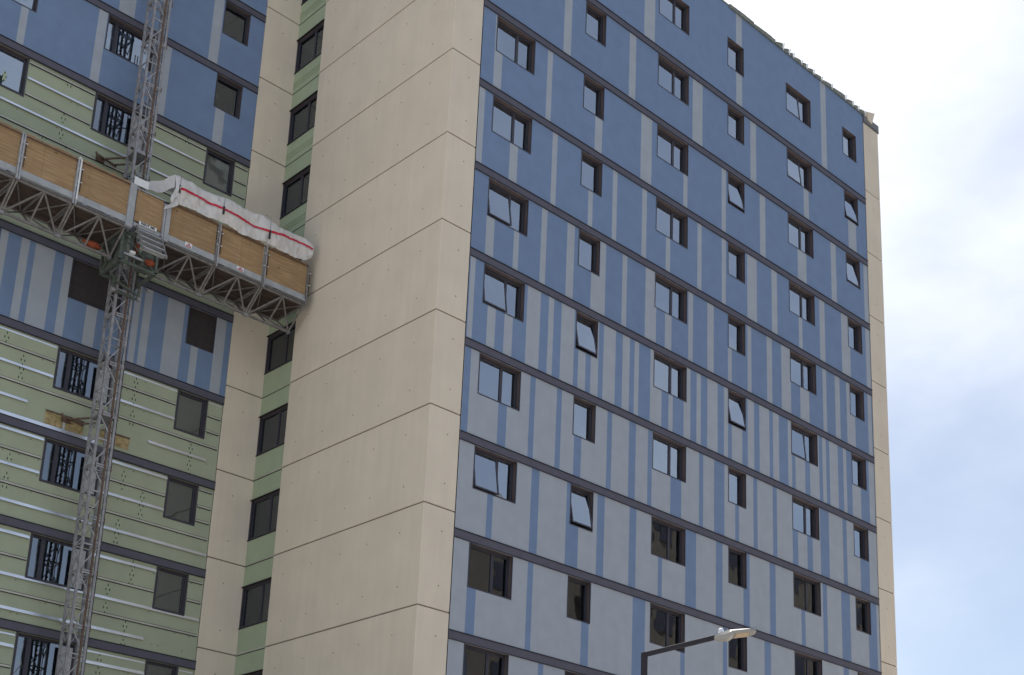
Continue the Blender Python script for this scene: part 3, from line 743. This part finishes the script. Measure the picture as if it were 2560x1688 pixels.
fc = bpy.data.curves.new('sign_text', 'FONT'); fc.body = 'RENT ME'; fc.size = 0.105; fc.extrude = 0.002; fc.align_x = 'CENTER'; fc.align_y = 'CENTER'; fc.offset = 0.003
fo = bpy.data.objects.new('tmp', fc); col.objects.link(fo)
dg = bpy.context.evaluated_depsgraph_get(); fme = bpy.data.meshes.new_from_object(fo.evaluated_get(dg)); bpy.data.objects.remove(fo)
fme.materials.clear(); fme.materials.append(MT['black'])
lt = bpy.data.objects.new('lettering', fme); col.objects.link(lt); lt.parent = sg
lt.matrix_parent_inverse = sg.matrix_parent_inverse.inverted() if False else Matrix.Identity(4)
lt.location = (-6.625, YF - 0.048, G - 8.008); lt.rotation_euler = (math.radians(90), 0, 0)
def warn(x0, x1, z0, z1, rot=0):
    b = MB(); y = YF - 0.022
    b.box(x0, x1, y, y + 0.006, z0, z1, 'white')
    xm, zm = (x0 + x1) / 2, (z0 + z1) / 2; w, h = (x1 - x0) * 0.36, (z1 - z0) * 0.36
    for p, q in (((xm - w, zm - h), (xm, zm + h)), ((xm, zm + h), (xm + w, zm - h)), ((xm + w, zm - h), (xm - w, zm - h))):
        b.bar((p[0], y - 0.002, p[1]), (q[0], y - 0.002, q[1]), 0.014, 'red', 0.014, up=(0, 1, 0))
    b.bar((xm - w * .3, y - 0.002, zm - h * .3), (xm + w * .3, y - 0.002, zm + h * .1), 0.02, 'black', 0.014, up=(0, 1, 0))
    b.build('warning_label', plat)
warn(-5.455, -5.235, G - 8.09, G - 7.945); warn(-3.76, -3.53, G - 8.10, G - 7.98)
# swing-out access steps
b = MB()
def st(x, t): return (x, YF - 0.04 - 0.56 * t, ZD + 0.04 - 0.93 * t)
for x in (-6.95, -6.23): b.bar(st(x, 0), st(x, 1), 0.035, 'truss', 0.06)
for i in range(4):
    t = 0.16 + i * 0.25; p = st(-6.95, t); q = st(-6.23, t)
    b.box(-6.94, -6.24, p[1] - 0.02, p[1] + 0.17, p[2] - 0.012, p[2] + 0.012, 'toe')
    b.box(-6.94, -6.24, p[1] - 0.035, p[1] - 0.0205, p[2] - 0.02, p[2] + 0.012, 'steel_l')
b.build('access_steps', plat)
# drive unit round the mast
b = MB()
for x in (-7.16, -6.10):
    for y in (6.25, 7.35):
        b.bar((x, y, ZD), (x, y, ZD - 1.0), 0.08, 'machine')
for z in (ZD - 0.08, ZD - 0.98):
    for y in (6.25, 7.35): b.bar((-7.2, y, z), (-6.06, y, z), 0.08, 'machine')
    for x in (-7.16, -6.10): b.bar((x, 6.25, z), (x, 7.35, z), 0.08, 'machine')
b.bar((-7.16, 6.25, ZD - 0.1), (-7.16, 7.35, ZD - 0.95), 0.05, 'machine'); b.bar((-7.16, 6.25, ZD - 0.1), (-6.10, 6.25, ZD - 0.95), 0.04, 'machine')
b.box(-7.12, -6.98, 6.30, 7.3, ZD - 0.9, ZD - 0.12, 'machine')
b.box(-6.50, -6.14, 6.30, 6.72, ZD - 0.85, ZD - 0.42, 'machine'); b.tube([(-6.3, 6.5, ZD - 0.42), (-6.3, 6.5, ZD - 0.1)], 0.11, 'machine', 14)
b.box(-7.05, -6.15, 6.28, 6.34, ZD - 0.72, ZD - 0.66, 'galv'); b.box(-6.9, -6.75, 6.2, 6.3, ZD - 0.66, ZD - 0.58, 'white')
b.build('drive_unit', plat, bevel=0.006)
b = MB()
b.bar((-6.86, MY - 0.32, ZD - 1.42), (-6.00, MY - 0.32, ZD - 1.42), 0.06, 'machine'); b.bar((-6.86, MY - 0.32, ZD - 1.1), (-6.04, MY - 0.32, ZD - 1.3), 0.06, 'machine')
for x in (-6.84, -6.06):
    b.bar((x, MY - 0.32, ZD - 0.95), (x, MY - 0.32, ZD - 1.45), 0.07, 'machine'); b.tube([(x - 0.05, MY - 0.33, ZD - 1.4), (x + 0.05, MY - 0.33, ZD - 1.4)], 0.07, 'steel', 12)
b.bar((-6.08, MY - 0.35, ZD - 1.15), (-5.80, MY - 0.35, ZD - 1.05), 0.03, 'truss'); b.box(-5.84, -5.77, MY - 0.39, MY - 0.31, ZD - 1.10, ZD - 1.0, 'steel')
b.build('guide_rollers', plat, bevel=0.004)
def lump(name, c, r, m, parent):
    bm = bmesh.new(); bmesh.ops.create_icosphere(bm, subdivisions=3, radius=1.0)
    for v in bm.verts:
        n_ = 1 + 0.45 * noise.noise(v.co * 2.0 + Vector(c)) + 0.2 * noise.noise(v.co * 6 + Vector(c))
        v.co = Vector((v.co.x * r[0], v.co.y * r[1], v.co.z * r[2])) * n_ + Vector(c)
    me = bpy.data.meshes.new(name); bm.to_mesh(me); bm.free(); me.materials.append(MT[m])
    me.polygons.foreach_set('use_smooth', [True] * len(me.polygons))
    o = bpy.data.objects.new(name, me); col.objects.link(o); o.parent = parent
    o.matrix_parent_inverse = Matrix.Translation(-parent.location)
lump('orange_cover', (-7.78, 6.72, ZD - 0.60), (0.24, 0.12, 0.09), 'orange', plat)
lump('orange_cover', (-6.66, 6.35, ZD - 0.38), (0.06, 0.08, 0.15), 'orange', plat)
lump('orange_cover', (-6.30, 6.22, ZD - 0.72), (0.15, 0.10, 0.10), 'orange', plat)

# ---------------------------------------------------------------- polythene sheet over the right-hand guardrail
TOP = [(-6.29, -6.30), (-6.107, -6.10), (-5.887, -6.0), (-5.392, -6.044), (-4.929, -6.071), (-4.622, -6.041), (-4.237, -5.974), (-3.833, -6.038), (-3.348, -6.047), (-3.112, -5.958), (-2.94, -6.036), (-2.516, -6.12), (-1.929, -6.094), (-1.591, -6.062), (-1.45, -6.12), (-1.34, -6.25)]
BOT = [(-6.20, -7.22), (-5.975, -7.08), (-5.844, -6.963), (-5.29, -6.893), (-4.903, -6.942), (-4.525, -6.882), (-4.292, -6.872), (-3.727, -6.983), (-3.172, -6.909), (-2.913, -6.852), (-2.516, -6.912), (-1.886, -6.933), (-1.511, -6.85), (-1.33, -6.70)]
RED = [(-5.895, -6.541), (-5.225, -6.481), (-4.764, -6.494), (-4.41, -6.522), (-3.776, -6.539), (-3.254, -6.535), (-2.885, -6.545), (-2.317, -6.428), (-1.857, -6.382), (-1.36, -6.451)]
def lerp(T, x):
    if x <= T[0][0]: return T[0][1]
    for (a, p), (c, q) in zip(T, T[1:]):
        if a <= x <= c: return p + (q - p) * (x - a) / (c - a)
    return T[-1][1]
def ysheet(x, t):
    y = YF - 0.075
    y -= 0.11 * math.sin(math.pi * min(max(t, 0), 1)) * (0.6 + 0.5 * math.sin(x * 4.1))
    y += 0.045 * noise.noise(Vector((x * 3.5, t * 3, 0))) + 0.025 * noise.noise(Vector((x * 9 + t * 3, t * 5, 4))) + 0.012 * noise.noise(Vector((x * 24 - t * 6, t * 6, 14)))
    if t > 0.9: y += (t - 0.9) * 1.2
    return y
sheet = empty('plastic_sheet', (-3.6, YF, G - 6.9), 'white plastic sheeting with a red line draped along the top of the plywood guardrail', 'plastic sheet')
b = MB(); NX, NT = 150, 18
idx = {}
def sp(i, j):
    x = -6.02 + (-1.33 + 6.02) * i / NX; t = j / NT
    zb, zt = lerp(BOT, x), lerp(TOP, x)
    zb += 0.012 * noise.noise(Vector((x * 6, 0, 7))); zt += 0.012 * noise.noise(Vector((x * 5, 0, 1)))
    return (x, ysheet(x, t), G + zb + (zt - zb) * t)
for i in range(NX + 1):
    for j in range(NT + 1): b.v.append(sp(i, j))
b.slot('plastic')
for i in range(NX):
    for j in range(NT):
        a = i * (NT + 1) + j; b.f.append((a, a + NT + 1, a + NT + 2, a + 1)); b.m.append(0)
# fold back over the platform along the top
base = len(b.v)
for i in range(NX + 1):
    x, y, z = sp(i, NT)
    for j in range(1, 6):
        b.v.append((x, y + 0.12 * j, z + 0.03 * math.sin(j * 0.8) - 0.035 * j + 0.02 * noise.noise(Vector((x * 4, j * 0.7, 3)))))
for i in range(NX):
    for j in range(5):
        p = lambda ii, jj: ii * (NT + 1) + NT if jj == 0 else base + ii * 5 + jj - 1
        b.f.append((p(i, j), p(i + 1, j), p(i + 1, j + 1), p(i, j + 1))); b.m.append(0)
b.build('sheet_panel', sheet, smooth=True)
# bunched, knotted left end and a loose flap going back round the mast
b = MB(); b.slot('plastic'); n1, n2 = 16, 12
for i in range(n1 + 1):
    for j in range(n2 + 1):
        u, t = i / n1, j / n2
        x = -6.24 + 0.36 * u; z = G - 7.30 + 0.90 * t + 0.10 * (u - 0.5) + 0.22 * u * (1 - t)
        wdt = 0.35 + 0.65 * abs(t - 0.25)
        x = -6.08 + (x + 6.08) * (0.55 + 0.45 * (1 - t)) * (1.2 - 0.9 * math.exp(-((t - 0.35) / 0.12) ** 2)) + 0.22 * t
        y = YF - 0.13 + 0.09 * noise.noise(Vector((u * 5, t * 4, 9))) + 0.04 * math.sin(u * 14 + t * 3)
        b.v.append((x, y, z))
for i in range(n1):
    for j in range(n2):
        a = i * (n2 + 1) + j; b.f.append((a, a + n2 + 1, a + n2 + 2, a + 1)); b.m.append(0)
b.build('knotted_end', sheet, smooth=True)
b = MB(); b.slot('plastic'); n1, n2 = 20, 8
for i in range(n1 + 1):
    for j in range(n2 + 1):
        u, t = i / n1, j / n2
        x = -5.98 - 0.50 * u; y = YF - 0.02 + 1.05 * u
        z = G - 6.04 + 0.02 * u + 0.05 * noise.noise(Vector((u * 4, 1, 0))) - t * (0.42 - 0.30 * u + 0.1 * math.sin(u * 3.1)) - 0.10 * math.sin(u * math.pi)
        b.v.append((x, y + 0.03 * noise.noise(Vector((u * 9, t * 5, 2))), z))
for i in range(n1):
    for j in range(n2):
        a = i * (n2 + 1) + j; b.f.append((a, a + n2 + 1, a + n2 + 2, a + 1)); b.m.append(0)
b.build('loose_flap', sheet, smooth=True)
b = MB()
for i in range(110):
    x0 = -5.895 + (-1.36 + 5.895) * i / 110; x1 = x0 + (-1.36 + 5.895) / 110
    def rp(x, dz):
        z = lerp(RED, x) + dz; zb, zt = lerp(BOT, x), lerp(TOP, x); t = (z - zb) / (zt - zb)
        return (x, ysheet(x, t) - 0.022, G + z)
    h = 0.034
    b.face([rp(x0, -h), rp(x1, -h), rp(x1, h), rp(x0, h)], 'red')
    if i % 3 == 0:
        q = [rp(x0 + .006, -0.006), rp(x1 - .008, -0.006), rp(x1 - .008, 0.010), rp(x0 + .006, 0.010)]
        b.face([(p[0], p[1] - 0.004, p[2]) for p in q], 'rust')
b.build('red_line', sheet, recalc=True)
for x, z0, z1 in ((-5.90, -6.68, -6.43), (-4.475, -6.70, -6.44), (-2.90, -6.80, -6.50)):
    b = MB(); b.bar((x, YF - 0.20, G + z0), (x, YF - 0.20, G + z1), 0.05, 'black', 0.03)
    b.tube([(x, YF - 0.19, G + z1), (x + 0.015, YF - 0.18, G - 6.18), (x - 0.03, YF - 0.15, G - 6.05), (x - 0.13, YF - 0.05, G - 5.99)], 0.010, 'steel', 6)
    b.tube([(x, YF - 0.19, G + z0), (x - 0.01, YF - 0.12, G - 6.93)], 0.009, 'white', 6)
    b.build('support_rod', sheet)

# ---------------------------------------------------------------- street lamp
P0 = CAM + pix_ray(1611, 1637) * 22.0
P1 = Vector((-5.20, -12.89, -22.63 + G)); P2 = Vector((-4.80, -13.31, -22.54 + G))
lamp = empty('street_lamp', (P0.x, P0.y, 0), 'street lamp with a dark bracket arm and flat pale head at bottom right', 'street lamp')
b = MB(); b.bar((P0.x, P0.y, 0.13), (P0.x, P0.y, P0.z + 0.04), 0.082, 'pole'); b.box(P0.x - 0.15, P0.x + 0.15, P0.y - 0.15, P0.y + 0.15, 0.13, 0.18, 'pole'); b.build('pole', lamp, bevel=0.008)
dirn = (P1 - P0).normalized()
b = MB(); b.bar(P0 - dirn * 0.02, P1 + dirn * 0.03, 0.072, 'pole'); b.build('arm', lamp, bevel=0.008)
hd = (P2 - P1).normalized(); hr = hd.cross(Vector((0, 0, 1))).normalized(); hu = hr.cross(hd).normalized()
def hp(a, w, h): return P1 + hd * a + hr * w + hu * h
b = MB(); b.slot('lampgrey')
prof = [(0.00, 0.035, 0.03, -0.035), (0.10, 0.085, 0.055, -0.055), (0.20, 0.115, 0.070, -0.062), (0.255, 0.150, 0.07, -0.045), (0.30, 0.170, 0.065, -0.012), (0.55, 0.175, 0.05, -0.010), (0.64, 0.13, 0.035, -0.006), (0.67, 0.07, 0.02, 0.0)]
for a, w, ht, hb in prof:
    b.v += [tuple(hp(a, -w, hb)), tuple(hp(a, w, hb)), tuple(hp(a, w, (ht + hb) / 2 + .01)), tuple(hp(a, w * 0.7, ht)), tuple(hp(a, -w * 0.7, ht)), tuple(hp(a, -w, (ht + hb) / 2 + .01))]
for i in range(len(prof) - 1):
    for j in range(6):
        k = (j + 1) % 6; b.f.append((i * 6 + j, i * 6 + k, (i + 1) * 6 + k, (i + 1) * 6 + j)); b.m.append(0)
b.f.append((5, 4, 3, 2, 1, 0)); b.m.append(0); q = (len(prof) - 1) * 6; b.f.append(tuple(q + j for j in range(6))); b.m.append(0)
head = b.build('lamp_head', lamp, recalc=True)
b = MB()
b.hexa([hp(0.34, -0.12, -0.022), hp(0.55, -0.12, -0.020), hp(0.55, 0.12, -0.020), hp(0.34, 0.12, -0.022), hp(0.34, -0.12, -0.008), hp(0.55, -0.12, -0.008), hp(0.55, 0.12, -0.008), hp(0.34, 0.12, -0.008)], 'lens')
b.build('lens', head)
b = MB(); c0 = hp(0.13, 0, 0.06); b.tube([c0, c0 + hu * 0.05, c0 + hu * 0.075, c0 + hu * 0.085], [0.040, 0.040, 0.030, 0.008], 'white', 14); b.build('sensor_cap', head, smooth=True)

# ---------------------------------------------------------------- bare tree whose twigs reach the bottom left corner
tip = CAM + pix_ray(2, 1688) * 17.0
base = Vector((tip.x - 1.5, tip.y + 1.0, 0))
tree = empty('bare_tree', base, 'bare dark twigs of a young tree reaching into the bottom left corner', 'tree')
tr = MB(); br = MB(); rt = random.Random(5)
trunk_top = Vector((base.x + 0.1, base.y, tip.z * 0.45))
tr.tube([base, base * 0.5 + trunk_top * 0.5 + Vector((0.05, 0, 0)), trunk_top], [0.11, 0.09, 0.07], 'bark', 10)
def grow(p, d, ln, r, lev):
    e = p + d * ln; m_ = (p + e) / 2 + Vector((rt.uniform(-1, 1), rt.uniform(-1, 1), rt.uniform(-1, 1))) * ln * 0.06
    br.tube([p, m_, e], [r, r * 0.8, r * 0.6], 'bark', 5)
    if lev == 0:
        for _ in range(2): br.tube([e, e + Vector((rt.uniform(-.02, .02), rt.uniform(-.02, .02), 0.03))], [0.006, 0.008], 'bark', 4)
        return
    for _ in range(3):
        dd = (d + Vector((rt.uniform(-.7, .7), rt.uniform(-.7, .7), rt.uniform(-.1, .6)))).normalized()
        grow(p + d * ln * rt.uniform(0.55, 1.0), dd, ln * 0.66, r * 0.55, lev - 1)
for t in range(6):
    tgt = tip + Vector((rt.uniform(-2.6, -0.7), rt.uniform(-0.2, 1.4), rt.uniform(-1.6, -0.6)))
    st_ = base.lerp(trunk_top, rt.uniform(0.7, 1.0))
    dd = (tgt - st_); grow(st_, dd.normalized(), dd.length * 0.5, 0.03, 2)
dd = tip - trunk_top; grow(trunk_top, dd.normalized(), dd.length * 0.84, 0.014, 1)
tr.build('trunk', tree); br.build('branches', tree)

# ---------------------------------------------------------------- buildings across the street, mirrored in the lower windows
opp = empty('brick_building', (45, -35, 0), 'brown brick building across the street from the tower', 'building')
def block(x0, x1, y0, y1, h):
    b = MB(); b.box(x0, x1, y0, y1, 0, h, 'brick'); b.box(x0 - 0.2, x1 + 0.2, y0 - 0.2, y1 + 0.2, h, h + 0.5, 'cap'); b.build('wall', opp)
    f = int(h // 3)
    b = MB()
    for i in range(f):
        x = x0 + 1.5
        while x < x1 - 2:
            b.box(x, x + 1.5, y1 + 0.005, y1 + 0.06, i * 3 + 1.2, i * 3 + 2.7, 'frame'); x += 3.6
    b.build('window_rows', opp)
block(24, 37, -46, -31, G + 0.2); block(37.01, 62, -46, -30, G + 3.0); block(62.01, 90, -46, -31, G + 4.0)
